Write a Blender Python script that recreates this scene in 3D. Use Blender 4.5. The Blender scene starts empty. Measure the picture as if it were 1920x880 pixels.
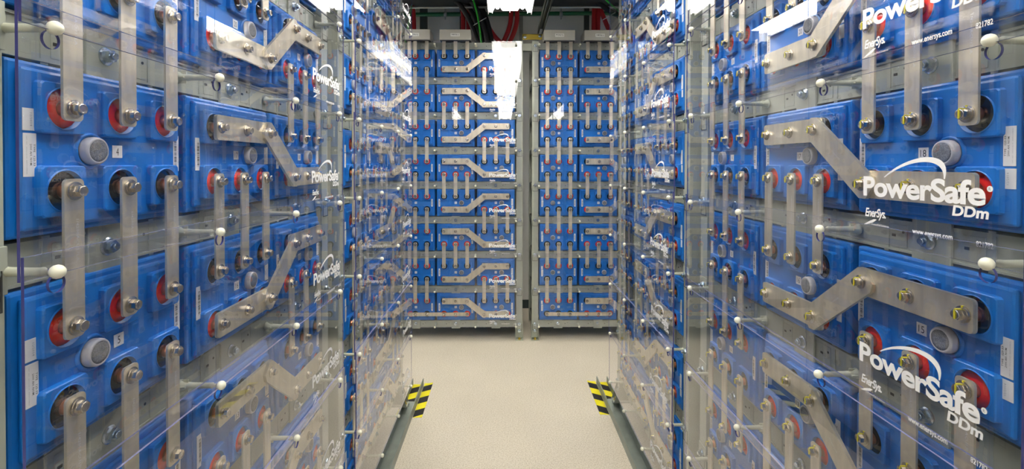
import bpy, bmesh, math, random
from mathutils import Matrix, Vector
random.seed(7)
C = bpy.context.scene.collection
SC = bpy.context.scene
PI = math.pi

# ------------------------------------------------------------------ camera
F_PX, CX, CY = 909.166, 953.845, 316.533
H = 1.318
cam_d = bpy.data.cameras.new('camera')
cam_d.sensor_width = 36; cam_d.lens = F_PX / 1920 * 36
cam_d.shift_x = (960 - CX) / 1920; cam_d.shift_y = (CY - 440) / 1920
cam_d.clip_start = 0.02
cam = bpy.data.objects.new('camera', cam_d); C.objects.link(cam)
r0 = (0.99993446, -0.01138619, 0.00119992); r1 = (0.01139903, 0.99987118, -0.01129976); r2 = (-0.00107111, 0.01131270, 0.99993544)
cam.matrix_world = Matrix(((r0[0], r2[0], -r1[0], 0), (r0[1], r2[1], -r1[1], 0), (r0[2], r2[2], -r1[2], H), (0, 0, 0, 1)))
SC.camera = cam
# ------------------------------------------------------------------ world / exposure
w = bpy.data.worlds.new('world'); SC.world = w; w.use_nodes = True
w.node_tree.nodes['Background'].inputs[0].default_value = (0.9, 0.95, 1, 1)
w.node_tree.nodes['Background'].inputs[1].default_value = 0.3
SC.view_settings.view_transform = 'Standard'; SC.view_settings.look = 'None'
SC.view_settings.exposure = 0.0; SC.view_settings.gamma = 1.0
SC.view_settings.use_curve_mapping = False
SC.cycles.max_bounces = 10; SC.cycles.glossy_bounces = 6; SC.cycles.diffuse_bounces = 4
SC.cycles.transparent_max_bounces = 40
SC.cycles.use_denoising = True
SC.cycles.sample_clamp_indirect = 12.0
TUBE = 34.0      # strength of the fluorescent tubes

# ------------------------------------------------------------------ materials
MATS = {}
def mat(name, col, rough=0.5, metal=0.0, **k):
    m = bpy.data.materials.new(name); m.use_nodes = True; MATS[name] = m
    b = m.node_tree.nodes['Principled BSDF']
    b.inputs['Base Color'].default_value = (*col, 1); b.inputs['Roughness'].default_value = rough
    b.inputs['Metallic'].default_value = metal
    for a, v in k.items(): b.inputs[a.replace('_', ' ')].default_value = v
    return m
def vary(m, scale=(8, 8, 8), amt=0.15, rough_amt=0.0, bump=0.0, detail=4):
    nt = m.node_tree; b = nt.nodes['Principled BSDF']
    tc = nt.nodes.new('ShaderNodeTexCoord'); mp = nt.nodes.new('ShaderNodeMapping'); mp.inputs['Scale'].default_value = scale
    n = nt.nodes.new('ShaderNodeTexNoise'); n.inputs['Scale'].default_value = 1; n.inputs['Detail'].default_value = detail
    nt.links.new(tc.outputs['Object'], mp.inputs[0]); nt.links.new(mp.outputs[0], n.inputs['Vector'])
    mr = nt.nodes.new('ShaderNodeMapRange'); mr.inputs[1].default_value = 0.3; mr.inputs[2].default_value = 0.7
    mr.inputs[3].default_value = 1 - amt; mr.inputs[4].default_value = 1 + amt
    nt.links.new(n.outputs['Fac'], mr.inputs[0])
    mx = nt.nodes.new('ShaderNodeMix'); mx.data_type = 'RGBA'; mx.blend_type = 'MULTIPLY'; mx.inputs[0].default_value = 1
    mx.inputs[6].default_value = b.inputs['Base Color'].default_value
    nt.links.new(mr.outputs[0], mx.inputs[7]); nt.links.new(mx.outputs[2], b.inputs['Base Color'])
    if rough_amt:
        r = b.inputs['Roughness'].default_value
        m2 = nt.nodes.new('ShaderNodeMapRange'); m2.inputs[1].default_value = 0.3; m2.inputs[2].default_value = 0.7
        m2.inputs[3].default_value = r - rough_amt; m2.inputs[4].default_value = r + rough_amt
        nt.links.new(n.outputs['Fac'], m2.inputs[0]); nt.links.new(m2.outputs[0], b.inputs['Roughness'])
    if bump:
        bp = nt.nodes.new('ShaderNodeBump'); bp.inputs['Strength'].default_value = bump; bp.inputs['Distance'].default_value = 0.002
        nt.links.new(n.outputs['Fac'], bp.inputs['Height']); nt.links.new(bp.outputs[0], b.inputs['Normal'])
    return m
vary(mat('blue_plastic', (0.003, 0.155, 0.53), 0.38), (14, 14, 14), 0.12, 0.06)
mat('red_seal', (0.95, 0.03, 0.015), 0.18)
mat('black_seal', (0.012, 0.012, 0.014), 0.12)
mat('copper', (0.62, 0.23, 0.11), 0.32, 0.85)
vary(mat('tinned_bar', (0.69, 0.63, 0.48), 0.40, 0.65), (60, 60, 14), 0.14, 0.10)
mat('stainless', (0.62, 0.57, 0.48), 0.22, 1.0)
mat('zinc', (0.52, 0.60, 0.65), 0.24, 1.0)
mat('yellow_mark', (0.75, 0.68, 0.02), 0.5)
vary(mat('frame_paint', (0.36, 0.385, 0.315), 0.42), (7, 7, 7), 0.08, 0.05)
mat('slot_dark', (0.035, 0.038, 0.035), 0.7)
mat('cap_grey', (0.46, 0.46, 0.47), 0.42)
vary(mat('cap_disc', (0.17, 0.18, 0.19), 0.85), (900, 900, 900), 0.55, 0, 0.0, 2)
mat('label_white', (0.80, 0.80, 0.77), 0.5)
mat('ink', (0.02, 0.02, 0.025), 0.6)
mat('ink_grey', (0.35, 0.36, 0.37), 0.6)
mat('cream_plastic', (0.78, 0.78, 0.64), 0.3)
mat('arm_plastic', (0.55, 0.57, 0.44), 0.4)
mat('print_white', (0.88, 0.88, 0.88), 0.45)
mat('stamp', (0.82, 0.80, 0.72), 0.4, 0.2)
mat('strut_grey', (0.13, 0.145, 0.12), 0.45, 0.2)
mat('edge_clear', (0.20, 0.21, 0.36), 0.12)
mat('edge_violet', (0.06, 0.065, 0.24), 0.12)
vary(mat('channel_steel', (0.25, 0.285, 0.25), 0.42, 0.15), (10, 10, 10), 0.2, 0.08)
mat('galv', (0.40, 0.42, 0.40), 0.4, 0.7)
mat('strut_dark', (0.05, 0.065, 0.06), 0.5)
mat('tray_dark', (0.035, 0.04, 0.042), 0.55)
mat('pipe_green', (0.01, 0.13, 0.05), 0.4)
mat('cable_black', (0.012, 0.013, 0.017), 0.42)
mat('cable_red', (0.42, 0.012, 0.016), 0.42)
mat('wire_green', (0.03, 0.52, 0.04), 0.4)
mat('box_beige', (0.46, 0.45, 0.40), 0.45)
mat('bracket_yellow', (0.50, 0.37, 0.03), 0.4, 0.2)
mat('lamp_white', (0.85, 0.85, 0.85), 0.35)
mat('louvre_glow', (0.9, 0.9, 0.9), 0.3, Emission_Color=(1, .95, .86, 1), Emission_Strength=7.2)  # glow put into the fins, standing in for tube light on them
vary(mat('wall_paint', (0.72, 0.71, 0.64), 0.7), (2, 2, 2), 0.04)
mat('wall_side', (0.55, 0.55, 0.52), 0.7)
mat('baseboard_dark', (0.03, 0.045, 0.045), 0.5)
mat('ceiling_paint', (0.12, 0.125, 0.12), 0.8)
m = bpy.data.materials.new('tube'); m.use_nodes = True; MATS['tube'] = m
b = m.node_tree.nodes['Principled BSDF']; b.inputs['Base Color'].default_value = (1, 1, 1, 1)
b.inputs['Emission Color'].default_value = (1, 0.95, 0.86, 1); b.inputs['Emission Strength'].default_value = TUBE
# floor
m = mat('floor_vinyl', (0.60, 0.54, 0.43), 0.42); nt = m.node_tree; b = nt.nodes['Principled BSDF']
tc = nt.nodes.new('ShaderNodeTexCoord')
n1 = nt.nodes.new('ShaderNodeTexNoise'); n1.inputs['Scale'].default_value = 170; n1.inputs['Detail'].default_value = 3
n2 = nt.nodes.new('ShaderNodeTexNoise'); n2.inputs['Scale'].default_value = 2.2; n2.inputs['Detail'].default_value = 3
cr = nt.nodes.new('ShaderNodeValToRGB'); cr.color_ramp.elements[0].position = 0.36; cr.color_ramp.elements[1].position = 0.56
cr.color_ramp.elements[0].color = (0.50, 0.44, 0.33, 1); cr.color_ramp.elements[1].color = (0.68, 0.625, 0.515, 1)
nt.links.new(tc.outputs['Object'], n1.inputs['Vector']); nt.links.new(tc.outputs['Object'], n2.inputs['Vector'])
nt.links.new(n1.outputs['Fac'], cr.inputs[0])
mr = nt.nodes.new('ShaderNodeMapRange'); mr.inputs[1].default_value = .3; mr.inputs[2].default_value = .7; mr.inputs[3].default_value = .95; mr.inputs[4].default_value = 1.05
nt.links.new(n2.outputs['Fac'], mr.inputs[0])
mx = nt.nodes.new('ShaderNodeMix'); mx.data_type = 'RGBA'; mx.blend_type = 'MULTIPLY'; mx.inputs[0].default_value = 1
nt.links.new(cr.outputs[0], mx.inputs[6]); nt.links.new(mr.outputs[0], mx.inputs[7]); nt.links.new(mx.outputs[2], b.inputs['Base Color'])
# hazard tape: diagonal yellow and black stripes
def hazard(name, kx, ky, ph=0.0):
    m = mat(name, (0.75, 0.66, 0.01), 0.4); nt = m.node_tree; b = nt.nodes['Principled BSDF']
    tc = nt.nodes.new('ShaderNodeTexCoord'); sp = nt.nodes.new('ShaderNodeSeparateXYZ'); nt.links.new(tc.outputs['Object'], sp.inputs[0])
    def mt(op, a, bb):
        n = nt.nodes.new('ShaderNodeMath'); n.operation = op
        for i, v in enumerate((a, bb)):
            if isinstance(v, (int, float)): n.inputs[i].default_value = v
            else: nt.links.new(v, n.inputs[i])
        return n.outputs[0]
    s = mt('ADD', mt('MULTIPLY', sp.outputs[0], kx), mt('ADD', mt('MULTIPLY', sp.outputs[1], ky), 100.0 + ph))
    g = mt('GREATER_THAN', mt('FRACT', s, 0), 0.5)
    mx = nt.nodes.new('ShaderNodeMix'); mx.data_type = 'RGBA'; nt.links.new(g, mx.inputs[0])
    mx.inputs[6].default_value = (0.78, 0.70, 0.01, 1); mx.inputs[7].default_value = (0.015, 0.015, 0.015, 1)
    nt.links.new(mx.outputs[2], b.inputs['Base Color'])
hazard('hazard_left', -4.5, 7.2, 0.10)
hazard('hazard_right', 4.5, 7.2, 0.10)
# clear polycarbonate: see-through with Fresnel gloss, a slight violet tint and a little dust
m = bpy.data.materials.new('clear_sheet'); m.use_nodes = True; MATS['clear_sheet'] = m
nt = m.node_tree; nt.nodes.clear()
out = nt.nodes.new('ShaderNodeOutputMaterial'); tr = nt.nodes.new('ShaderNodeBsdfTransparent'); gl = nt.nodes.new('ShaderNodeBsdfGlossy')
tr.inputs[0].default_value = (0.955, 0.957, 0.983, 1); gl.inputs[0].default_value = (1, 1, 1, 1); gl.inputs['Roughness'].default_value = 0.0
fr = nt.nodes.new('ShaderNodeFresnel'); ge = nt.nodes.new('ShaderNodeNewGeometry')
im = nt.nodes.new('ShaderNodeMapRange'); im.inputs[3].default_value = 1.46; im.inputs[4].default_value = 1 / 1.46
nt.links.new(ge.outputs['Backfacing'], im.inputs[0]); nt.links.new(im.outputs[0], fr.inputs['IOR'])
tc = nt.nodes.new('ShaderNodeTexCoord'); nz = nt.nodes.new('ShaderNodeTexNoise'); nz.inputs['Scale'].default_value = 7; nz.inputs['Detail'].default_value = 1
oi = nt.nodes.new('ShaderNodeObjectInfo'); ad = nt.nodes.new('ShaderNodeVectorMath'); ad.operation = 'ADD'
nt.links.new(tc.outputs['Object'], ad.inputs[0]); nt.links.new(oi.outputs['Location'], ad.inputs[1])
nt.links.new(ad.outputs[0], nz.inputs['Vector'])
bp = nt.nodes.new('ShaderNodeBump'); bp.inputs['Strength'].default_value = 0.3; bp.inputs['Distance'].default_value = 0.00035
nt.links.new(nz.outputs['Fac'], bp.inputs['Height']); nt.links.new(bp.outputs[0], gl.inputs['Normal'])
ff = nt.nodes.new('ShaderNodeMath'); ff.operation = 'SUBTRACT'; ff.inputs[0].default_value = 1; nt.links.new(ge.outputs['Backfacing'], ff.inputs[1])
# both faces of the sheet reflect: 2F / (1 + F), counted once where light enters
f2 = nt.nodes.new('ShaderNodeMath'); f2.operation = 'MULTIPLY'; f2.inputs[1].default_value = 2; nt.links.new(fr.outputs[0], f2.inputs[0])
f1 = nt.nodes.new('ShaderNodeMath'); f1.operation = 'ADD'; f1.inputs[1].default_value = 1; nt.links.new(fr.outputs[0], f1.inputs[0])
fd = nt.nodes.new('ShaderNodeMath'); fd.operation = 'DIVIDE'; nt.links.new(f2.outputs[0], fd.inputs[0]); nt.links.new(f1.outputs[0], fd.inputs[1])
fm = nt.nodes.new('ShaderNodeMath'); fm.operation = 'MULTIPLY'; fm.use_clamp = True; nt.links.new(fd.outputs[0], fm.inputs[0]); nt.links.new(ff.outputs[0], fm.inputs[1])
m1 = nt.nodes.new('ShaderNodeMixShader'); nt.links.new(fm.outputs[0], m1.inputs[0]); nt.links.new(tr.outputs[0], m1.inputs[1]); nt.links.new(gl.outputs[0], m1.inputs[2])
df = nt.nodes.new('ShaderNodeBsdfDiffuse'); df.inputs[0].default_value = (0.75, 0.75, 0.85, 1)
dn = nt.nodes.new('ShaderNodeTexNoise'); dn.inputs['Scale'].default_value = 9; dn.inputs['Detail'].default_value = 8; nt.links.new(ad.outputs[0], dn.inputs['Vector'])
dr = nt.nodes.new('ShaderNodeMapRange'); dr.inputs[1].default_value = .42; dr.inputs[2].default_value = .75; dr.inputs[3].default_value = .0; dr.inputs[4].default_value = .008
nt.links.new(dn.outputs['Fac'], dr.inputs[0])
m2 = nt.nodes.new('ShaderNodeMixShader'); nt.links.new(dr.outputs[0], m2.inputs[0]); nt.links.new(m1.outputs[0], m2.inputs[1]); nt.links.new(df.outputs[0], m2.inputs[2])
nt.links.new(m2.outputs[0], out.inputs[0])

# ------------------------------------------------------------------ mesh helpers
class MB:
    """collects shapes into one bmesh with named material slots"""
    def __init__(s): s.bm = bmesh.new(); s.m = []
    def mi(s, name):
        if name not in s.m: s.m.append(name)
        return s.m.index(name)
    def _set(s, faces, name, smooth=False):
        i = s.mi(name)
        for f in faces: f.material_index = i; f.smooth = smooth
    def box(s, x0, x1, y0, y1, z0, z1, name, bevel=0.0, seg=2):
        v = [s.bm.verts.new((x, y, z)) for x in (x0, x1) for y in (y0, y1) for z in (z0, z1)]
        q = [(0, 1, 3, 2), (4, 6, 7, 5), (0, 4, 5, 1), (2, 3, 7, 6), (0, 2, 6, 4), (1, 5, 7, 3)]
        fs = [s.bm.faces.new([v[i] for i in a]) for a in q]
        s._set(fs, name)
        if bevel:
            es = list({e for f in fs for e in f.edges})
            r = bmesh.ops.bevel(s.bm, geom=es, offset=bevel, segments=seg, affect='EDGES', profile=0.5)
            s._set([f for f in r['faces']], name)
        return s
    def poly(s, pts, y0, y1, name, rot=0, cx=0, cz=0):
        """prism of an xz outline (counter-clockwise) between y0 (front) and y1"""
        c, sn = math.cos(rot), math.sin(rot)
        P = [(cx + c * x - sn * z, cz + sn * x + c * z) for x, z in pts]
        a = [s.bm.verts.new((x, y0, z)) for x, z in P]; bk = [s.bm.verts.new((x, y1, z)) for x, z in P]
        fs = [s.bm.faces.new(a), s.bm.faces.new(bk[::-1])]
        n = len(P)
        fs += [s.bm.faces.new((a[(i + 1) % n], a[i], bk[i], bk[(i + 1) % n])) for i in range(n)]
        s._set(fs, name); return s
    def lathe(s, prof, name, axis='y', o=(0, 0, 0), n=20, smooth=True, cap=True, mats=None):
        """prof: [(radius, along)], revolved about an axis"""
        rings = []
        for r, t in prof:
            ring = []
            for k in range(n):
                a = 2 * PI * k / n; u, v = r * math.cos(a), r * math.sin(a)
                p = {'y': (u, t, v), 'z': (u, v, t), 'x': (t, u, v)}[axis]
                ring.append(s.bm.verts.new((o[0] + p[0], o[1] + p[1], o[2] + p[2])))
            rings.append(ring)
        for j in range(len(rings) - 1):
            fs = [s.bm.faces.new((rings[j][k], rings[j][(k + 1) % n], rings[j + 1][(k + 1) % n], rings[j + 1][k])) for k in range(n)]
            s._set(fs, mats[j] if mats else name, smooth)
        if cap:
            s._set([s.bm.faces.new(rings[0][::-1])], mats[0] if mats else name); s._set([s.bm.faces.new(rings[-1])], mats[-1] if mats else name)
        return s
    def add_mesh(s, me, M, name):
        c = me.copy(); c.transform(M); i = s.mi(name)
        for p in c.polygons: p.material_index = i; p.use_smooth = False
        s.bm.from_mesh(c); bpy.data.meshes.remove(c); return s
    def tube(s, pts, r, name, n=10):
        pts = [Vector(p) for p in pts]; rings = []
        up = Vector((0.13, 0.21, 1)).normalized()
        for i, p in enumerate(pts):
            d = (pts[min(i + 1, len(pts) - 1)] - pts[max(i - 1, 0)]).normalized()
            a = d.cross(up)
            if a.length < .1: a = d.cross(Vector((1, 0, 0)))
            a.normalize(); bb = d.cross(a)
            rings.append([s.bm.verts.new(p + r * (math.cos(2 * PI * k / n) * a + math.sin(2 * PI * k / n) * bb)) for k in range(n)])
        for j in range(len(rings) - 1):
            s._set([s.bm.faces.new((rings[j][k], rings[j][(k + 1) % n], rings[j + 1][(k + 1) % n], rings[j + 1][k])) for k in range(n)], name, True)
        s._set([s.bm.faces.new(rings[0][::-1]), s.bm.faces.new(rings[-1])], name); return s
    def mesh(s, name):
        bmesh.ops.recalc_face_normals(s.bm, faces=s.bm.faces)
        me = bpy.data.meshes.new(name); s.bm.to_mesh(me); s.bm.free()
        for q in s.m: me.materials.append(MATS[q])
        return me
def ob(name, me, parent=None, loc=(0, 0, 0), rotz=0):
    o = bpy.data.objects.new(name, me); C.objects.link(o); o.location = loc; o.rotation_euler = (0, 0, rotz)
    if parent: o.parent = parent
    return o
def tag(o, label, cat, group=None):
    o['label'] = label; o['category'] = cat
    if group: o['group'] = group
    return o
def struct(name, me):
    o = ob(name, me); o['kind'] = 'structure'; return o
_tc = {}
def text_mesh(t, res=3, off=0.0, shear=0.0, spacing=1.0):
    """flat text mesh, scaled so that its box is 1 wide from x 0..1; returns (mesh, height/width)"""
    k = (t, res, off, shear, spacing)
    if k in _tc: return _tc[k]
    cu = bpy.data.curves.new('text', 'FONT'); cu.body = t; cu.resolution_u = res; cu.offset = off; cu.shear = shear
    cu.space_character = spacing
    o = bpy.data.objects.new('text', cu); C.objects.link(o)
    dg = bpy.context.evaluated_depsgraph_get(); dg.update()
    me = bpy.data.meshes.new_from_object(o.evaluated_get(dg))
    bpy.data.objects.remove(o)
    xs = [v.co.x for v in me.vertices]; ys = [v.co.y for v in me.vertices]
    me.materials.clear()
    _tc[k] = (me, min(xs), max(xs), min(ys), max(ys)); return _tc[k]
def put_text(mb, t, x0, x1, z0, z1, y, name, rot=0, **k):
    """text filling the box x0..x1, z0..z1 on a plane facing -y; rot (degrees) 0, 90 or -90 about the box centre"""
    me, a, bb, c, d = text_mesh(t, **k)
    W_, H_ = (x1 - x0, z1 - z0) if rot == 0 else (z1 - z0, x1 - x0)
    M = (Matrix.Translation(((x0 + x1) / 2, y, (z0 + z1) / 2)) @ Matrix.Rotation(PI / 2, 4, 'X') @ Matrix.Rotation(math.radians(rot), 4, 'Z')
         @ Matrix.Diagonal((W_ / (bb - a), H_ / (d - c), 1, 1)) @ Matrix.Translation((-(a + bb) / 2, -(c + d) / 2, 0)))
    mb.add_mesh(me, M, name)

# ------------------------------------------------------------------ rack grid (local: x right, y away from the viewer, z up)
P, V, COL, S = 0.26, 0.098, 0.2988, 0.0862
EDGE = 0.050; W = 2 * EDGE + 3 * COL
Z1 = H + 0.0642 + 3 * P - 0.0507           # height of the upper terminals of the top row (racks standing on the floor)
def zu(r): return Z1 - (r - 1) * P
def xc(c): return EDGE + COL * (c + .5)
ROWS = range(1, 9)
NUM = {(0, r): r for r in ROWS}
n = 9
for r in range(8, 0, -1):
    a, bb = ((1, r), (2, r)) if r % 2 == 0 else ((2, r), (1, r))
    NUM[a] = n; NUM[bb] = n + 1; n += 2

# ------------------------------------------------------------------ shared meshes of one battery module (origin: centre of the front)
def case_mesh(flip):
    m = MB(); k = -1 if flip else 1
    m.box(-.1410, .1410, .038, .46, -.1005, .1005, 'blue_plastic', .004)
    m.box(-.1302, .1302, .0305, .040, -.0925, .0925, 'blue_plastic', .004)
    N = 64
    for s in (1, -1):
        for b_ in (-1, 0, 1):
            cx, cz = b_ * S, s * V / 2
            def sq(h, rr, y):
                L = []
                for q in range(N):
                    a = 2 * PI * (q + .5) / N; ca, sa = math.cos(a), math.sin(a); e = 16
                    t = (abs(ca) ** e + abs(sa) ** e) ** (-1 / e); L.append(m.bm.verts.new((cx + h * t * ca, y, cz + h * t * sa)))
                return L
            def ci(r, y): return [m.bm.verts.new((cx + r * math.cos(2 * PI * (q + .5) / N), y, cz + r * math.sin(2 * PI * (q + .5) / N))) for q in range(N)]
            R = [sq(.0306, 0, .031), sq(.0300, 0, .0235), sq(.0287, 0, .0222), ci(.0256, .0222), ci(.0252, .0208), ci(.0243, .0208), ci(.0238, .0300)]
            for j in range(len(R) - 1):
                m._set([m.bm.faces.new((R[j][q], R[j][(q + 1) % N], R[j + 1][(q + 1) % N], R[j + 1][q])) for q in range(N)], 'blue_plastic', j > 2)
            m._set([m.bm.faces.new(R[-1])], 'blue_plastic')
            # moulded polarity mark in the pad corner
            mx_, mz = cx - .021 * k, cz + .0232 * s * 1
            pos = (s == -1) != flip
            m.box(mx_ - .0028, mx_ + .0028, .0214, .0224, mz - .0006, mz + .0006, 'blue_plastic')
            if pos:
                m.box(mx_ - .0006, mx_ + .0006, .0214, .0224, mz + .0006, mz + .0028, 'blue_plastic')
                m.box(mx_ - .0006, mx_ + .0006, .0214, .0224, mz - .0028, mz - .0006, 'blue_plastic')
    m.lathe([(.0235, .031), (.0225, .0275), (.0200, .0270), (.0190, .0285)], 'blue_plastic', o=(k * S / 2, 0, 0), n=28, cap=False)
    return m.mesh('battery_case')
CASE = {False: case_mesh(False), True: case_mesh(True)}
def seal_mesh(colr):
    m = MB(); m.lathe([(.0237, .0290), (.0232, .0272), (.0150, .0262), (.0098, .0240), (.0094, .0262)], colr, n=28, cap=False); return m.mesh('terminal_seal')
SEAL = {'red': seal_mesh('red_seal'), 'black': seal_mesh('black_seal')}
m = MB(); m.lathe([(.0090, .0290), (.0090, .0185), (.0078, .0175), (.0078, .0150)], 'copper', n=18); POST = m.mesh('terminal_post')
m = MB(); m.lathe([(.0176, .0290), (.0178, .0250), (.0175, .0205), (.0166, .0184), (.0148, .0177), (.0140, .0181)], 'cap_grey', n=32, cap=False); CAP = m.mesh('vent_cap')
m = MB(); m.lathe([(.0141, .0220), (.0141, .0183), (.0100, .0181)], 'cap_disc', n=32); DISC = m.mesh('vent_filter')
def label_plate(m, x0, x1, z0, z1, y=.0299): m.box(x0, x1, y, .0306, z0, z1, 'label_white')
def number_mesh(nr, flip):
    m = MB(); cx = 0.0 + (0.002 if flip else 0); wd = .0085
    t = str(nr)
    label_plate(m, cx - wd, cx + wd, -.0085, .0085)
    hw = .0022 if len(t) == 1 else .0050
    if t == '1': hw = .0015
    put_text(m, t, cx - hw, cx + hw, -.0052, .0052, .02975, 'ink', off=0.0, res=4)
    return m.mesh('number_label')
random.seed(3)
BARS = []
z = -.021
while z < .021:
    h = random.choice((.0005, .0009, .0014)); BARS.append((z, z + h)); z += h + random.choice((.0006, .0009, .0015))
def barcode_mesh(k):
    m = MB(); cx = -.1215 * k
    label_plate(m, cx - .0062, cx + .0062, -.0285, .0285)
    for a, c in BARS: m.box(cx - .0012 if k == 1 else cx - .0042, cx + .0044 if k == 1 else cx + .0012, .02975, .0299, a * k if k == 1 else -c, c * k if k == 1 else -a, 'ink')
    put_text(m, '2014 0831 1274', cx - .0045 * k - .0008, cx - .0045 * k + .0008, -.015, .015, .02975, 'ink_grey', rot=90 * k, res=1)
    return m.mesh('barcode_label')
def type_mesh(k):
    m = MB(); cx = .1215 * k; cz = .0065 * k
    label_plate(m, cx - .0075, cx + .0075, cz - .0245, cz + .0245)
    r = 90 * k
    put_text(m, 'TYPE   125-33', cx - .0050 * k - .0012, cx - .0050 * k + .0012, cz - .0125, cz + .0125, .02975, 'ink', rot=r, res=1, off=.008)
    put_text(m, '2000 AH. NOM.', cx - .0010 * k - .0012, cx - .0010 * k + .0012, cz - .0125, cz + .0125, .02975, 'ink', rot=r, res=1, off=.008)
    put_text(m, 'CAT. NO.  DDm125-33  (REMOVABLE)', cx + .0040 * k - .0008, cx + .0040 * k + .0008, cz - .0215, cz + .0215, .02975, 'ink_grey', rot=r, res=1)
    return m.mesh('type_label')
def date_mesh(k):
    m = MB(); cx = .1200 * k; cz = -.0335 * k
    label_plate(m, cx - .0095, cx + .0095, cz - .0125, cz + .0125)
    put_text(m, '12/2014', cx - .0013, cx + .0013, cz - .0075, cz + .0075, .02975, 'ink_grey', rot=90 * k, res=1)
    return m.mesh('date_label')
BARC = {False: barcode_mesh(1), True: barcode_mesh(-1)}; TYPE = {False: type_mesh(1), True: type_mesh(-1)}; DATE = {False: date_mesh(1), True: date_mesh(-1)}
NUMM = {(c, r): number_mesh(NUM[(c, r)], c == 0) for c in range(3) for r in ROWS}
def make_battery(flip):
    root = ob('battery_module', None)
    ob('case', CASE[flip], root)
    for s in (1, -1):
        red = (s == -1) != flip
        for b_ in (-1, 0, 1):
            sl = ob('terminal_seal', SEAL['red' if red else 'black'], root, (b_ * S, 0, s * V / 2))
            sl['label'] = 'red terminal seal' if red else 'black terminal seal'
            ob('terminal_post', POST, sl)
    vc = ob('vent_cap', CAP, root, ((-1 if flip else 1) * S / 2, 0, 0)); ob('vent_filter', DISC, vc)
    ob('number_label', NUMM[(0, 1)], root)
    ob('barcode_label', BARC[flip], root); ob('type_label', TYPE[flip], root); ob('date_label', DATE[flip], root)
    return root
def copy_tree(o, parent=None):
    c = o.copy(); C.objects.link(c); c.parent = parent
    for ch in list(o.children):
        copy_tree(ch, c)
    return c
PROTO = {}
def get(kind, maker):
    """the first call hands out the prototype itself, later calls a copy"""
    if kind not in PROTO: PROTO[kind] = maker(); return PROTO[kind]
    return copy_tree(PROTO[kind])

# ------------------------------------------------------------------ bolts and connectors
def hexpts(r, a0=0): return [(r * math.cos(a0 + k * PI / 3), r * math.sin(a0 + k * PI / 3)) for k in range(6)]
def bolt_mesh(yellow, a0):
    m = MB()
    m.lathe([(.0112, .0115), (.0112, .0100), (.0104, .0098), (.0092, .0098), (.0092, .0082), (.0080, .0080)], 'stainless', n=24, smooth=False)
    m.poly(hexpts(.0073, a0), .0010, .0080, 'stainless')
    m.lathe([(.0064, .0011), (.0060, 0.0), (.0046, -.0001), (.0040, .0006)], 'stainless', n=16)
    if yellow:
        m.box(-.0012, .0012, -.0004, .0002, -.0058, .0060, 'yellow_mark'); m.box(-.0014, .0014, .0008, .0096, .0055, .0078, 'yellow_mark')
        m.box(-.0012, .0012, .0094, .0118, .0075, .0115, 'yellow_mark')
    return m.mesh('hex_bolt')
BOLT = {y: [bolt_mesh(y, a) for a in (.1, .45, .75)] for y in (False, True)}
def rrect(x0, x1, z0, z1, r, n=3):
    L = []
    for cx, cz, a in ((x1 - r, z1 - r, 0), (x0 + r, z1 - r, 90), (x0 + r, z0 + r, 180), (x1 - r, z0 + r, 270)):
        for q in range(n + 1):
            t = math.radians(a + 90 * q / n); L.append((cx + r * math.cos(t), cz + r * math.sin(t)))
    return L
def plates(m, pts, yf, yb, rot=0, cx=0, cz=0):
    t = (yb - yf - .0004) / 2
    m.poly(pts, yf, yf + t, 'tinned_bar', rot, cx, cz); m.poly(pts, yb - t, yb, 'tinned_bar', rot, cx, cz)
GAP = P - V
m = MB(); m.poly(rrect(-.0134, .0134, -GAP - .0145, .0145, .006), .0117, .0150, 'tinned_bar')
put_text(m, '1/4200ACU17LA', .0020, .0058, -.085, -.034, .01162, 'stamp', rot=-90, res=1, off=.01); STRAP = m.mesh('strap_plate')
def make_strap(yel):
    o = ob('connector_strap', STRAP)
    ob('hex_bolt', BOLT[yel][0], o); ob('hex_bolt', BOLT[yel][1], o, (0, 0, -GAP)); return o
# zigzag link: origin at the middle between the two inner terminals
DX = COL - 2 * S
def make_zig(rise, yel):
    root = ob('zigzag_connector', None); s = 1 if rise else -1
    xl, xr = -DX / 2, DX / 2; zl, zr = -s * V / 2, s * V / 2
    bw = .0225
    m = MB(); plates(m, rrect(xl - 2 * S - .0135, xl + .017, zl - bw, zl + bw, .006), .0090, .0150); ob('flat_bar', m.mesh('left_bar'), root)
    m = MB(); plates(m, rrect(xr - .017, xr + 2 * S + .0135, zr - bw, zr + bw, .006), .0090, .0150); ob('flat_bar', m.mesh('right_bar'), root)
    L = math.hypot(DX, V); a = math.atan2(s * V, DX)
    m = MB(); e = .021; pts = [(-L / 2 - e, -bw * .62), (-L / 2 - e + .012, -bw), (L / 2 + e - .012, -bw), (L / 2 + e, -bw * .62), (L / 2 + e, bw * .62), (L / 2 + e - .012, bw), (-L / 2 - e + .012, bw), (-L / 2 - e, bw * .62)]
    plates(m, pts, .0028, .0088, a)
    t, a1, b1, c1, d1 = text_mesh('CU 4200 L17A', res=1, off=.01)
    M = Matrix.Rotation(-a, 4, 'Y') @ Matrix.Translation((0, .0027, 0)) @ Matrix.Rotation(PI / 2, 4, 'X') @ Matrix.Diagonal((.026 / (b1 - a1), .003 / (d1 - c1), 1, 1)) @ Matrix.Translation((-(a1 + b1) / 2, -(c1 + d1) / 2, 0))
    m.add_mesh(t, M, 'stamp')
    ob('diagonal_bar', m.mesh('diagonal_bar'), root)
    for i in range(3):
        ob('hex_bolt', BOLT[yel][i], root, (xl - (2 - i) * S, -.0088 if i == 2 else -.0026, zl))
        ob('hex_bolt', BOLT[yel][(i + 1) % 3], root, (xr + i * S, -.0088 if i == 0 else -.0026, zr))
    return root
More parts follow.
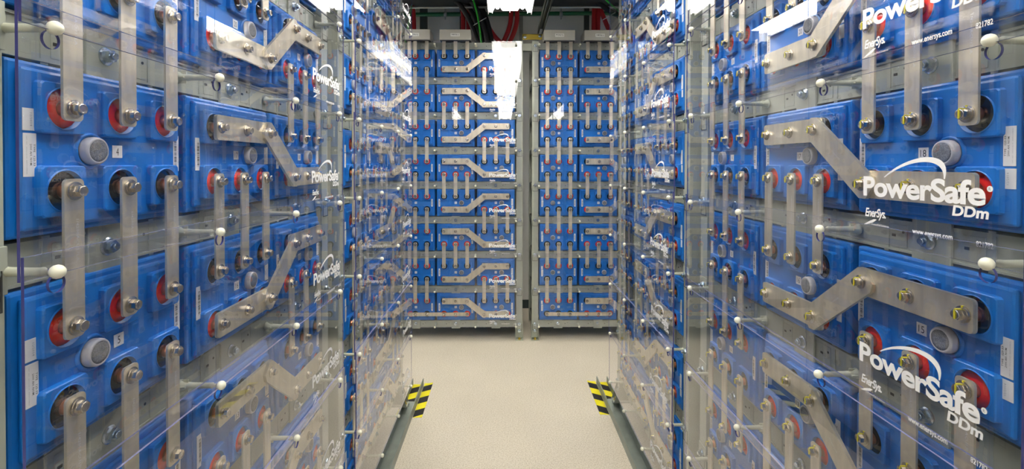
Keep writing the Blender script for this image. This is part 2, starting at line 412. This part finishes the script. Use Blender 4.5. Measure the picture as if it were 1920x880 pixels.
def make_link(yel):
    root = ob('long_link_bar', None)
    m = MB(); plates(m, rrect(-S - .013, COL + S + .013, -.0134, .0134, .006), .0100, .0150); ob('flat_bar', m.mesh('link_bar'), root)
    for c in range(2):
        for i in range(3): ob('hex_bolt', BOLT[yel][(c + i) % 3], root, (c * COL + (i - 1) * S, -.0016, 0))
    return root

# ------------------------------------------------------------------ rack
HB = MB(); HB.lathe([(.0125, .0), (.0125, -.0015), (.0105, -.003)], 'zinc', n=20, smooth=False); HB.poly(hexpts(.0088, .3), -.0100, -.003, 'zinc')
HB.lathe([(.0048, -.0100), (.0046, -.0145)], 'zinc', n=12); RBOLT = HB.mesh('frame_bolt')
def beam_mesh():
    m = MB()
    m.box(EDGE - .006, W - EDGE + .006, .0465, .062, -.0255, .0245, 'frame_paint', .0012, 1)
    m.box(EDGE, W - EDGE, .0445, .0465, .0210, .0245, 'frame_paint'); m.box(EDGE, W - EDGE, .0445, .0465, -.0255, -.0220, 'frame_paint')
    m.box(EDGE, W - EDGE, .062, .115, .0185, .0245, 'frame_paint')
    for c in range(3):
        for sx in (-1, 1):
            x = xc(c) + sx * .062
            m.box(x - .016, x + .016, .0458, .0467, -.019, .017, 'frame_paint', .0004, 1)
            m.box(x - .013, x - .006, .0452, .0468, -.003, .001, 'slot_dark')
            m.lathe([(.0022, .0464), (.0022, .0452)], 'slot_dark', o=(x + .009, 0, .006), n=10)
            m.box(x + sx * .0245 - .005, x + sx * .0245 + .005, .0455, .0468, -.0285, .0275, 'frame_paint', .0004, 1)
    return m.mesh('front_beam')
BEAM = beam_mesh()
m = MB(); m.box(-.0325, .0325, .0415, .0466, -.0345, .0315, 'frame_paint', .0008, 1); SPL = m.mesh('splice_plate')
def arm_mesh():
    m = MB()
    m.lathe([(.0105, .0445), (.0095, .0405), (.0062, .036), (.0050, .022), (.0046, -.006), (.0052, -.010), (.0030, -.0125), (.0028, -.0245)], 'arm_plastic', n=12)
    m.box(-.0100, .0100, .030, .0445, -.0012, .0012, 'arm_plastic'); m.box(-.0012, .0012, .030, .0445, -.0100, .0100, 'arm_plastic')
    return m.mesh('standoff_arm')
ARM = arm_mesh()
m = MB(); m.lathe([(.0005, -.0322)] + [(.0077 * math.sin(a), -.0247 - .0075 * math.cos(a)) for a in [PI * k / 8 for k in range(1, 7)]] + [(.0030, -.0198)], 'cream_plastic', n=18); KNOB = m.mesh('knob')
TOPZ = zu(1) + .119
def post_mesh(lift, side):
    m = MB(); x0, x1 = (0.0, .0475)
    top = TOPZ
    m.box(x0, x1, .0285, .0315, .012, top, 'frame_paint', .0006, 1)
    for xa in (x0, x1 - .003): m.box(xa, xa + .003, .0310, .078, .012, top, 'frame_paint')
    for k in range(1, 10):
        z = zu(k) + .081
        m.box(x0 - .002, x1 + .002, .0268, .0286, z - .026, z + .026, 'frame_paint', .0006, 1)
        # rectangular fixing slot beside each beam
        for a, bb, c, d in ((.005, .043, -.002, .0005), (.005, .043, -.044, -.0415), (.005, .0072, -.044, .0005), (.0408, .043, -.044, .0005)):
            m.box(x0 + a, x0 + bb, .0262, .0269, z + c, z + d, 'slot_dark')
    # foot bracket with anchor bolt
    m.box(x0 - .005, x1 + .005, -.004, .085, .0, .004, 'frame_paint')
    for xa in (x0 - .005, x1 + .002): 
        v = [m.bm.verts.new((x, y, z)) for x in (xa, xa + .003) for y, z in ((-.002, .003), (.030, .003), (.030, .085), (.024, .085))]
        m._set([m.bm.faces.new(v[0:4]), m.bm.faces.new(v[4:8][::-1])] + [m.bm.faces.new((v[i], v[(i + 1) % 4], v[4 + (i + 1) % 4], v[4 + i])) for i in range(4)], 'frame_paint')
    m.lathe([(.010, .004), (.010, .007), (.006, .007), (.006, .019)], 'bracket_yellow', axis='z', o=(.0237, .012, 0), n=12, smooth=False)
    return m.mesh('front_post')
FPOST = post_mesh(0, 0)
m = MB(); m.box(0, .0475, .465, .468, 0, TOPZ, 'frame_paint'); m.box(0, .003, .43, .466, 0, TOPZ, 'frame_paint'); m.box(.0445, .0475, .43, .466, 0, TOPZ, 'frame_paint'); RPOST = m.mesh('rear_post')
m = MB(); m.box(0, .040, .078, .43, -.020, .018, 'frame_paint', .002, 1); m.box(.004, .036, .12, .40, .018, .021, 'slot_dark'); RAIL = m.mesh('side_rail')
def make_rack():
    root = ob('battery_rack', None)
    for x in (0, W - .0475):
        fp = ob('front_post', FPOST, root, (x, 0, 0)); ob('rear_post', RPOST, root, (x, 0, 0))
        for k in range(1, 10):
            ob('frame_bolt', RBOLT, fp, (.0237, .0268, zu(k) + .081))
            ob('side_rail', RAIL, root, (x + .0037, 0, zu(k) + .072))
        ob('frame_bolt', RBOLT, fp, (.0237, .0285, .062))
    for k in range(1, 10):
        bm_ = ob('front_beam', BEAM, root, (0, 0, zu(k) + .081))
        for c in range(3):
            ob('splice_plate', SPL, bm_, (xc(c), 0, 0)); ob('frame_bolt', RBOLT, bm_, (xc(c) - .002, .0415, 0))
        for j in range(4):
            st = ob('standoff_arm', ARM, root, (EDGE + COL * j, 0, zu(k) + .079)); ob('knob', KNOB, st)
    return root

# ------------------------------------------------------------------ clear covers
def panel_mesh(last):
    """one clear sheet, top at +.022, bottom at -P-.003 of its knob line (z 0), with keyholes"""
    cu = bpy.data.curves.new('sheet', 'CURVE'); cu.dimensions = '2D'; cu.fill_mode = 'BOTH'; cu.extrude = .0016
    x0, x1, z1, z0 = .014, W - .010, .022, -P - .003
    K = [EDGE + COL * j for j in range(4)]
    outer = [(x0, z1)] + [(x0, z0)]
    for k in K: outer += [(k - .0036, z0), (k - .0036, -P + .004), (k + .0036, -P + .004), (k + .0036, z0)]
    outer += [(x1, z0), (x1, z1)]
    def spl(pts):
        s = cu.splines.new('POLY'); s.points.add(len(pts) - 1); s.use_cyclic_u = True
        for p, q in zip(s.points, pts): p.co = (q[0], q[1], 0, 1)
    spl(outer)
    for k in K:
        pts = [(k - .0036, .004)]
        for q in range(23):
            a = math.radians(112 + (316) * q / 22); pts.append((k + .0098 * math.cos(a), -.0125 + .0098 * math.sin(a)))
        pts.append((k + .0036, .004)); spl(pts)
    o = bpy.data.objects.new('sheet', cu); C.objects.link(o); dg = bpy.context.evaluated_depsgraph_get(); dg.update()
    me = bpy.data.meshes.new_from_object(o.evaluated_get(dg)); bpy.data.objects.remove(o)
    me.transform(Matrix.Rotation(PI / 2, 4, 'X')); me.materials.clear(); me.materials.append(MATS['clear_sheet']); me.materials.append(MATS['edge_violet']); me.materials.append(MATS['edge_clear'])
    for f in me.polygons: f.material_index = 0 if abs(f.normal.y) > .5 else (2 if abs(f.normal.z) > .95 and abs(f.center.x - W / 2) < 9 and (f.center.z > .02 or f.center.z < -P) else 1); f.use_smooth = False
    bm = bmesh.new(); bm.from_mesh(me); bmesh.ops.remove_doubles(bm, verts=bm.verts, dist=1e-6); bmesh.ops.recalc_face_normals(bm, faces=bm.faces); bm.to_mesh(me); bm.free()
    return me
SHEET = panel_mesh(False)
def logo_mesh():
    out = []; m = MB(); Y = -.0024; d = -.079   # coordinates relative to upper terminals -> knob line
    put_text(m, 'PowerSafe', .7480, .9415, -.1145 + d, -.0835 + d, Y, 'print_white', off=.030, spacing=.95, res=5)
    put_text(m, 'DDm', .8990, .9455, -.1295 + d, -.1160 + d, Y, 'print_white', off=.036, shear=.12, res=4)
    # registered mark
    m.lathe([(.0036, Y - .00005), (.0036, Y)], 'print_white', o=(.9463, 0, -.0935 + d), n=16)
    put_text(m, 'R', .9450, .9476, -.0955 + d, -.0915 + d, Y - .0002, 'ink_grey', res=1)
    def fill(ptsA, ptsB):
        a = [m.bm.verts.new((x, Y, z + d)) for x, z in ptsA]; bb = [m.bm.verts.new((x, Y, z + d)) for x, z in ptsB]
        m._set([m.bm.faces.new((a[i], a[i + 1], bb[i + 1], bb[i])) for i in range(len(a) - 1)], 'print_white')
    def bez(p, n=22):
        r = []
        for i in range(n + 1):
            t = i / n; u = 1 - t
            r.append((u ** 3 * p[0][0] + 3 * u * u * t * p[1][0] + 3 * u * t * t * p[2][0] + t ** 3 * p[3][0], u ** 3 * p[0][1] + 3 * u * u * t * p[1][1] + 3 * u * t * t * p[2][1] + t ** 3 * p[3][1]))
        return r
    fill(bez([(.7885, -.0845), (.826, -.052), (.903, -.040), (.8885, -.0840)]), bez([(.7905, -.0845), (.830, -.058), (.889, -.051), (.8868, -.0840)]))
    out.append(m.mesh('printed_logo'))
    m = MB()
    put_text(m, 'EnerSys.', .7524, .7930, -.1500 + d, -.1325 + d, Y, 'print_white', off=.024, shear=.22, spacing=.9)
    put_text(m, 'Power/Full Solutions', .7660, .7990, -.1585 + d, -.1555 + d, Y, 'print_white', off=.01, res=1)
    fill([(.7500, -.1590), (.7600, -.1535), (.7700, -.1490)], [(.7560, -.1585), (.7680, -.1545), (.7760, -.1490)])
    out.append(m.mesh('maker_logo'))
    m = MB()
    put_text(m, 'www.enersys.com', .8400, .9000, -.1635 + d, -.1555 + d, Y, 'print_white', off=.018, res=3)
    out.append(m.mesh('web_address'))
    m = MB()
    put_text(m, '821782', .9305, .9510, -.1635 + d, -.1565 + d, Y, 'print_white', off=.018, res=3)
    out.append(m.mesh('part_number'))
    return out
LOGO = logo_mesh()

# ------------------------------------------------------------------ build six racks
ORD = ['', 'first', 'second', 'third', 'fourth', 'fifth', 'sixth', 'seventh', 'eighth']
LIFT = 0.0507
YL0 = .6725 - .0002 - .5 * COL - EDGE; YR0 = 1.3047 + .5 * COL + EDGE
SIDE2 = 1.088
RACKS = [
    ('near left rack', (-.5015, YL0, LIFT), PI / 2, ('nearest', 'middle', 'farthest'), False, 'n'),
    ('far left rack', (-.5015, YL0 + SIDE2, LIFT), PI / 2, ('nearest', 'middle', 'farthest'), False, 's'),
    ('near right rack', (.5886, YR0, LIFT), -PI / 2, ('farthest', 'middle', 'nearest'), True, 'n'),
    ('far right rack', (.5886, YR0 + SIDE2, LIFT), -PI / 2, ('farthest', 'middle', 'nearest'), True, 's'),
    ('back left rack', (-.652 - .5 * COL - EDGE, 3.585, 0), 0, ('left', 'middle', 'right'), False, 'b'),
    ('back right rack', (.414 - .5 * COL - EDGE, 3.585, 0), 0, ('left', 'middle', 'right'), False, 'b'),
]
SIDEW = ['left', 'middle', 'right']
def place(o, base, rz, x, z):
    o.location = (base[0] + math.cos(rz) * x, base[1] + math.sin(rz) * x, base[2] + z); o.rotation_euler = (0, 0, rz); return o
for rn, base, rz, cn, yel, kind in RACKS:
    rack = get('rack', make_rack); rack.location = base; rack.rotation_euler = (0, 0, rz)
    tag(rack, {'near left rack': 'grey-green steel battery rack nearest on the left of the aisle', 'far left rack': 'grey-green steel battery rack farther along the left of the aisle',
               'near right rack': 'grey-green steel battery rack nearest on the right of the aisle', 'far right rack': 'grey-green steel battery rack farther along the right of the aisle',
               'back left rack': 'grey-green steel battery rack across the aisle end, left of the gap', 'back right rack': 'grey-green steel battery rack across the aisle end, right of the gap'}[rn], 'battery rack', 'steel battery racks')
    for r in ROWS:
        for c in range(3):
            bt = get(('bat', c == 0), lambda: make_battery(c == 0)); place(bt, base, rz, xc(c), zu(r) - V / 2)
            for ch in bt.children:
                if ch.name.startswith('number_label'): ch.data = NUMM[(c, r)]
            tag(bt, f'blue battery module numbered {NUM[(c, r)]}, {cn[c]} column, {ORD[r]} row down, {rn}', 'battery', f'blue battery modules in the {rn}')
        # vertical straps from this row to the next one
        if r < 8:
            cols = [0, 2] if r % 2 == 1 else [0, 1]
            for c in cols:
                n1, n2 = NUM[(c, r)], NUM[(c, r + 1)]
                for i in range(3):
                    s_ = get(('strap', yel), lambda: make_strap(yel)); place(s_, base, rz, xc(c) + (i - 1) * S, zu(r) - V)
                    tag(s_, f'{SIDEW[i]} of three upright metal straps joining batteries {n1} and {n2}, {rn}', 'connector strap', f'upright straps on the {rn}')
        zc = zu(r) - V / 2
        zg = get(('zig', r % 2 == 1, yel), lambda: make_zig(r % 2 == 1, yel)); place(zg, base, rz, EDGE + 2 * COL, zc)
        tag(zg, f'{"rising" if r % 2 else "falling"} zigzag metal bar across batteries {NUM[(1, r)]} and {NUM[(2, r)]}, {rn}', 'connector bar', f'zigzag bars on the {rn}')
        sh = get('sheet', lambda: ob('cover_panel', SHEET))
        if not sh.children:
            for ln, lm in zip(('printed_logo', 'maker_logo', 'web_address', 'part_number'), LOGO): ob(ln, lm, sh)['label'] = 'white printed lettering'
        sh.rotation_euler = (0, 0, rz)
        yo = -.0195 - .0036 * (r % 2)
        c_, s_n = math.cos(rz), math.sin(rz)
        sh.location = (base[0] - s_n * yo, base[1] + c_ * yo, base[2] + zu(r) + .079)
        tag(sh, f'clear plastic cover sheet with white lettering over the {ORD[r]} row, {rn}', 'cover panel', f'clear cover sheets on the {rn}')
    lk = get(('link', yel), lambda: make_link(yel)); place(lk, base, rz, xc(0), zu(8) - V)
    tag(lk, f'long thin metal bar along the bottom row of the {rn}', 'connector bar', 'long bars on the bottom rows')
    # stub straps rising from the string ends
    for c in (0, 1):
        def mk():
            m = MB(); m.poly(rrect(-.0134, .0134, -.0145, .118, .004), .0117, .0150, 'tinned_bar'); o = ob('terminal_strap', m.mesh('terminal_strap')); ob('hex_bolt', BOLT[yel][0], o); return o
        for i in range(3):
            if kind != 'b': continue
            t = get(('tstrap', yel), mk); place(t, base, rz, xc(c) + (i - 1) * S, zu(1))
            tag(t, f'{SIDEW[i]} of three metal straps rising to the {"positive" if c == 0 else "negative"} box, {rn}', 'connector strap', f'straps under the terminal boxes of the {rn}')

# ------------------------------------------------------------------ terminal boxes on the back racks
def box_mesh():
    m = MB(); m.box(-.115, .115, -.010, .165, .113, .190, 'box_beige', .004); m.box(-.112, .112, -.002, .162, .108, .116, 'slot_dark'); return m.mesh('terminal_box')
def plate_mesh(t):
    m = MB(); m.box(-.034, .034, -.0112, -.0098, .138, .162, 'label_white', .0004, 1); put_text(m, t, -.026, .026, .143, .157, -.0118, 'ink', off=.01); return m.mesh('nameplate')
BOXM = box_mesh(); PLT = [plate_mesh('POS(+)'), plate_mesh('NEG(-)')]
for rn, base, rz, cn, yel, kind in RACKS:
    if kind != 'b': continue
    for c in (0, 1):
        o = ob('terminal_box', BOXM); place(o, base, rz, xc(c), zu(1)); ob('nameplate', PLT[c], o)
        tag(o, f'beige {"POS" if c == 0 else "NEG"} terminal box on top of the {rn}', 'terminal box', 'beige terminal boxes on the back racks')

# ------------------------------------------------------------------ floor channels and hazard tape
def channel(side, xi, y1, y0=-1.2):
    s = -1 if side == 'left' else 1
    xo = xi + s * .066
    root = ob('floor_channel', None, None, (xi, y1, 0))
    m = MB(); L = y0 - y1
    a, bb = sorted((0, s * .066))
    def bx(x0, x1, z0, z1, ya=L, yb=0):
        x0, x1 = sorted((x0, x1)); m.box(x0, x1, ya, yb, z0, z1, 'channel_steel', .0008, 1)
    bx(0, s * .066, 0, .006); bx(0, s * .005, .006, .044); bx(s * .061, s * .066, .006, .044)
    ob('rail', m.mesh('rail'), root)
    m = MB(); v = []
    x0, x1 = s * .006, s * .060
    for x in (x0, x1):
        for y, z in ((-.34, .0065), (-.28, .0065), (-.28, .045)): v.append(m.bm.verts.new((x, y, z)))
    m._set([m.bm.faces.new(v[:3]), m.bm.faces.new(v[3:][::-1])] + [m.bm.faces.new((v[i], v[(i + 1) % 3], v[3 + (i + 1) % 3], v[3 + i])) for i in range(3)], 'channel_steel')
    m.lathe([(.009, .020), (.009, .034), (.006, .034), (.005, .046)], 'galv', axis='z', o=((x0 + x1) / 2, -.295, 0), n=10, smooth=False)
    ob('end_stop', m.mesh('end_stop'), root)
    tag(root, f'grey steel floor channel running along the foot of the {side} racks', 'floor channel', 'steel floor channels')
    hm = 'hazard_' + side
    t = ob('hazard_tape', None, None, (xi, y1, 0))
    def piece(n, pts, z0, z1):
        m = MB(); A = [m.bm.verts.new((x, y, z1)) for x, y in pts]; B = [m.bm.verts.new((x, y, z0)) for x, y in pts]
        k = len(pts); m._set([m.bm.faces.new(A), m.bm.faces.new(B[::-1])] + [m.bm.faces.new((A[i], B[i], B[(i + 1) % k], A[(i + 1) % k])) for i in range(k)], hm)
        ob(n, m.mesh(n), t)
    piece('tape_strip', [(-s * .002, -.36), (-s * .050, -.36), (-s * .050, .04), (-s * .030, .028), (-s * .002, .03)], 0.0002, .0014)
    piece('tape_strip', [(s * .068, -.37), (s * .090, -.35), (s * .086, -.18), (s * .092, -.10), (s * .074, .02), (s * .068, .02)], 0.0002, .0014)
    piece('tape_strip', [(s * .0055, -.265), (s * .0605, -.265), (s * .0605, .0), (s * .0055, .0)], .0062, .0085)
    tag(t, f'yellow and black striped hazard tape at the end of the {side} floor channel', 'hazard tape', 'striped hazard tapes')
channel('left', -.469, 2.86)
channel('right', .559, 2.88)

# ------------------------------------------------------------------ overhead: lights
def louvre_fin(m, y):
    # zigzag edged cross fin
    pts = [(-.130, .0), (.130, .0), (.130, -.058), (.112, -.058), (.079, .000), (.048, -.048), (-.048, -.048), (-.079, .000), (-.112, -.058), (-.130, -.058)]
    m.poly(pts[::-1], y - .0012, y + .0012, 'louvre_glow')
def make_light(L):
    root = ob('ceiling_light', None)
    m = MB(); m.box(-.140, .140, 0, L, .02, .055, 'lamp_white', .004); m.box(-.140, -.136, 0, L, -.060, .02, 'lamp_white'); m.box(.136, .140, 0, L, -.060, .02, 'lamp_white')
    ob('housing', m.mesh('housing'), root)
    for x in (-.079, .079):
        m = MB(); m.lathe([(.013, .03), (.013, L - .03)], 'tube', o=(x, 0, -.021), n=12); ob('fluorescent_tube', m.mesh('fluorescent_tube'), root)
    m = MB(); k = 0
    while .02 + k * .048 < L - .01: louvre_fin(m, .012 + k * .048); k += 1
    for x in (-.112, .0, .112): m.box(x - .001, x + .001, .005, L - .005, -.052 if x else -.046, -.02, 'louvre_glow')
    ob('louvre', m.mesh('louvre'), root)
    for y in (.35, L - .35):
        m = MB(); m.tube([(0, y, .055), (0, y, .62)], .004, 'galv', 6); ob('hanger_rod', m.mesh('hanger_rod'), root)
    return root
LZ = 2.330
for i, (y, lab) in enumerate([(1.62, 'louvred fluorescent ceiling light over the far half of the aisle'), (.06, 'louvred fluorescent ceiling light directly over the near half of the aisle'),
                              (-1.9, 'louvred fluorescent ceiling light just behind the camera'), (-3.6, 'louvred fluorescent ceiling light farthest behind the camera')]):
    o = get('light', lambda: make_light(1.5)); o.location = (.042, y, LZ); tag(o, lab, 'ceiling light', 'louvred aisle lights')
for x, y, lab in ((-1.75, 1.2, 'unseen louvred light added behind the left racks to brighten the back wall'), (1.85, 1.2, 'unseen louvred light added behind the right racks to brighten the back wall'),
                  (-1.15, 2.87, 'unseen louvred light added near the back wall, left side, to brighten the gap'), (1.50, 2.87, 'unseen louvred light added near the back wall, right side, to brighten the gap')):
    o = get('light', lambda: make_light(1.5)); o.location = (x, y, LZ + .2); tag(o, lab, 'ceiling light', 'added unseen lights beside the racks')  # unseen lamps, added to brighten the back wall and the rack gap

# ------------------------------------------------------------------ overhead: cables, trays, struts behind the back racks
def bezp(p, n=16):
    r = []
    for i in range(n + 1):
        t = i / n; u = 1 - t; r.append(tuple(u ** 3 * p[0][k] + 3 * u * u * t * p[1][k] + 3 * u * t * t * p[2][k] + t ** 3 * p[3][k] for k in range(3)))
    return r
def W3(x, y, Y):
    """point at depth Y that shows at photo position x, y (used only to note down positions)"""
    q = ((x - CX) / F_PX, 1, -(y - CY) / F_PX)
    d = [r0[k] * q[0] + r1[k] * q[1] + r2[k] * q[2] for k in range(3)]; t = Y / d[1]
    return (d[0] * t, Y, H + d[2] * t)
def cable(name, px, Y, r, mt, lab, cat, grp, Y2=None):
    pts = [W3(a, c, Y + (Y2 - Y if Y2 else 0) * i / 3) for i, (a, c) in enumerate(px)]
    m = MB(); m.tube(bezp(pts), r, mt); o = ob(name, m.mesh(name)); tag(o, lab, cat, grp); return o
PB = 4.1
blk = [((838, -10), (868, 5), (888, 45), (897, 88)), ((846, -14), (880, 0), (899, 45), (906, 88)), ((856, -18), (892, -4), (908, 42), (915, 88)), ((866, -20), (900, -8), (917, 38), (923, 88))]
for i, p in enumerate(blk):
    cable('power_cable', p, PB + .05 * (i % 2), .022, 'cable_black', f'thick black cable, {["leftmost", "second", "third", "rightmost"][i]} in the bundle left of the aisle light', 'cable', 'black cables over the back left rack')
for i, p in enumerate([((1085, -16), (1112, -4), (1136, 20), (1180, 40)), ((1095, -18), (1122, -6), (1146, 14), (1190, 30)), ((1106, -18), (1134, -8), (1158, 8), (1200, 20))]):
    cable('power_cable', p, PB + .05 * (i % 2), .022, 'cable_black', f'thick black cable, {["lowest", "middle", "topmost"][i]} in the bundle above the back right rack', 'cable', 'black cables over the back right rack')
cable('ground_wire', ((883, -10), (896, 20), (899, 50), (903, 86)), 3.9, .007, 'wire_green', 'thin bright green wire in front of the black cables, left of the light', 'wire', None)
cable('ground_wire', ((1128, -8), (1140, 3), (1150, 14), (1165, 24)), 3.9, .007, 'wire_green', 'thin bright green wire slanting at the top right of the back wall', 'wire', None)
reds = [((868, 20), (869, 35), (868, 50), (868, 80), 'left one of the red pair behind the left negative box'), ((877, 20), (878, 35), (879, 50), (879, 80), 'right one of the red pair behind the left negative box'),
        ((958, 18), (960, 50), (950, 66), (938, 90), 'left one of the red pair hanging below the light'), ((969, 18), (972, 50), (962, 66), (950, 90), 'right one of the red pair hanging below the light'),
        ((908, 30), (916, 56), (928, 72), (944, 84), 'red cable sweeping beside the black bundle'),
        ((773, 12), (776, 24), (776, 40), (776, 70), 'red cable at the left end of the back wall'), ((1114, 14), (1114, 30), (1113, 44), (1113, 70), 'left one of the red pair above the back right rack'),
        ((1122, 14), (1122, 30), (1121, 44), (1121, 70), 'right one of the red pair above the back right rack'), ((1126, 18), (1132, 34), (1138, 48), (1146, 66), 'red cable slanting beside the right black bundle')]
for a, c, d, e, lab in reds:
    cable('power_cable', (a, c, d, e), 4.18, .020, 'cable_red', 'thick ' + lab if lab.startswith('red') else 'thick red cable, ' + lab, 'cable', 'red cables over the back racks')
def boxobj(name, p0, p1, mt, lab, cat, grp=None, bevel=.001):
    m = MB(); lo = [min(a, c) for a, c in zip(p0, p1)]; hi = [max(a, c) for a, c in zip(p0, p1)]
    o_ = ((lo[0] + hi[0]) / 2, (lo[1] + hi[1]) / 2, lo[2])
    m.box(lo[0] - o_[0], hi[0] - o_[0], lo[1] - o_[1], hi[1] - o_[1], 0, hi[2] - lo[2], mt, bevel, 1)
    o = ob(name, m.mesh(name), None, o_); return tag(o, lab, cat, grp)
# cable ties
for x, y, a in ((900, 41, .5), (1142, 31, .6)):
    p = W3(x, y, 4.03); m = MB(); m.tube([(-.055, 0, -.030), (0, -.012, .0), (.052, 0, .034)], .0035, 'label_white', 6); o = ob('cable_tie', m.mesh('cable_tie'), None, p)
    tag(o, 'white cable tie round the black cables, ' + ('left of the light' if x < 950 else 'right of the light'), 'cable tie', 'white cable ties')
# green pipe
m = MB(); a, c = W3(700, 28, 4.3), W3(1240, 24, 4.3); m.tube([a, c], .018, 'pipe_green', 12); o = ob('green_pipe', m.mesh('green_pipe')); tag(o, 'dark green pipe running across the back wall above the racks', 'pipe')
for x in (835, 1052):
    p = W3(x, 27, 4.27); m = MB(); m.lathe([(.022, -.012), (.022, .012)], 'galv', axis='x', n=12); m.box(-.006, .006, -.006, .006, -.045, .30, 'galv'); ob_ = ob('pipe_clamp', m.mesh('pipe_clamp'), None, p)
    tag(ob_, 'small metal pipe clamp on the green pipe, ' + ('left of the light' if x < 950 else 'right of the light'), 'clamp', 'pipe clamps')
# vertical struts on the back wall
for x0, x1, lab in ((787, 802, 'dark upright strut at the left end of the back wall'), (862, 867, 'dark narrow upright strut behind the left negative box'), (974, 980, 'grey upright strut right of the red cables'), (1096, 1103, 'dark upright strut above the back right rack')):
    a, c = W3(x0, -20, 4.30), W3(x1, 200, 4.34)
    boxobj('upright_strut', a, c, 'strut_dark' if 'dark' in lab else 'channel_steel', lab, 'strut', 'upright wall struts')
# cable tray: perforated side, rungs and second conduit
def tray(name, y0, y1, z, lab):
    m = MB(); xa, xb = -1.9, 2.0
    m.box(xa, xb, y0, y0 + .004, z, z + .10, 'tray_dark'); m.box(xa, xb, y1 - .004, y1, z, z + .10, 'tray_dark'); m.box(xa, xb, y0, y1, z, z + .004, 'tray_dark')
    x = xa + .05
    while x < xb: m.box(x, x + .03, y0 - .001, y0, z + .03, z + .045, 'strut_dark'); x += .09
    o = ob(name, m.mesh(name)); tag(o, lab, 'cable tray', 'cable trays')
tray('cable_tray', 3.95, 4.22, 2.67, 'dark perforated cable tray running across above the back racks')
tray('cable_tray', 3.20, 3.50, 2.74, 'dark cable tray nearer the camera, above the aisle light end')
m = MB(); a, c = W3(720, 14, 4.1), W3(1240, 13, 4.1); m.tube([a, c], .010, 'galv', 8); o = ob('metal_conduit', m.mesh('metal_conduit')); tag(o, 'thin grey metal conduit above the green pipe', 'conduit')
# long ceiling strut running toward the camera
m = MB(); m.box(-.022, -.016, -2.6, 0, 0, .042, 'strut_grey'); m.box(.016, .022, -2.6, 0, 0, .042, 'strut_grey'); m.box(-.022, .022, -2.6, 0, .038, .042, 'strut_grey'); m.box(-.022, -.010, -2.6, 0, 0, .003, 'strut_grey'); m.box(.010, .022, -2.6, 0, 0, .003, 'strut_grey')
o = ob('overhead_strut', m.mesh('overhead_strut'), None, (.287, 3.78, 2.325)); tag(o, 'long grey slotted strut running overhead toward the camera, right of the light', 'strut')
# yellow bracket
root = ob('angle_bracket', None, None, (.232, 3.74, 2.270))
m = MB(); m.box(-.085, .085, 0, .005, 0, .042, 'bracket_yellow'); m.box(-.085, .085, 0, .05, .038, .043, 'bracket_yellow'); ob('angle_iron', m.mesh('angle_iron'), root)
for x in (-.065, .050):
    ob('frame_bolt', RBOLT, root, (x, 0, .018 if x < 0 else .028))
tag(root, 'yellow steel angle bracket bridging the tops of the two back racks', 'bracket')
# tie beam between back racks
boxobj('tie_beam', (.146, 3.66, 2.165), (.215, 3.70, 2.220), 'frame_paint', 'grey-green tie plate joining the back racks at the top of the gap', 'beam')

# ------------------------------------------------------------------ room shell
def shell(name, x0, x1, y0, y1, z0, z1, mt):
    m = MB(); m.box(x0, x1, y0, y1, z0, z1, mt); return struct(name, m.mesh(name))
XA, XB, YA, YB_, ZC = -2.6, 2.7, -5.6, 4.40, 3.0
shell('floor', XA, XB, YA, YB_, -.05, 0, 'floor_vinyl')
shell('ceiling', XA, XB, YA, YB_, ZC, ZC + .05, 'ceiling_paint')
shell('wall_back', XA, XB, YB_, YB_ + .1, -.05, ZC + .05, 'wall_paint')
shell('wall_left', XA - .1, XA, YA, YB_ + .1, -.05, ZC + .05, 'wall_side')
shell('wall_right', XB, XB + .1, YA, YB_ + .1, -.05, ZC + .05, 'wall_side')
shell('wall_front', XA - .1, XB + .1, YA - .1, YA, -.05, ZC + .05, 'wall_side')
shell('baseboard_back', XA, XB, YB_ - .012, YB_, 0, .075, 'baseboard_dark')
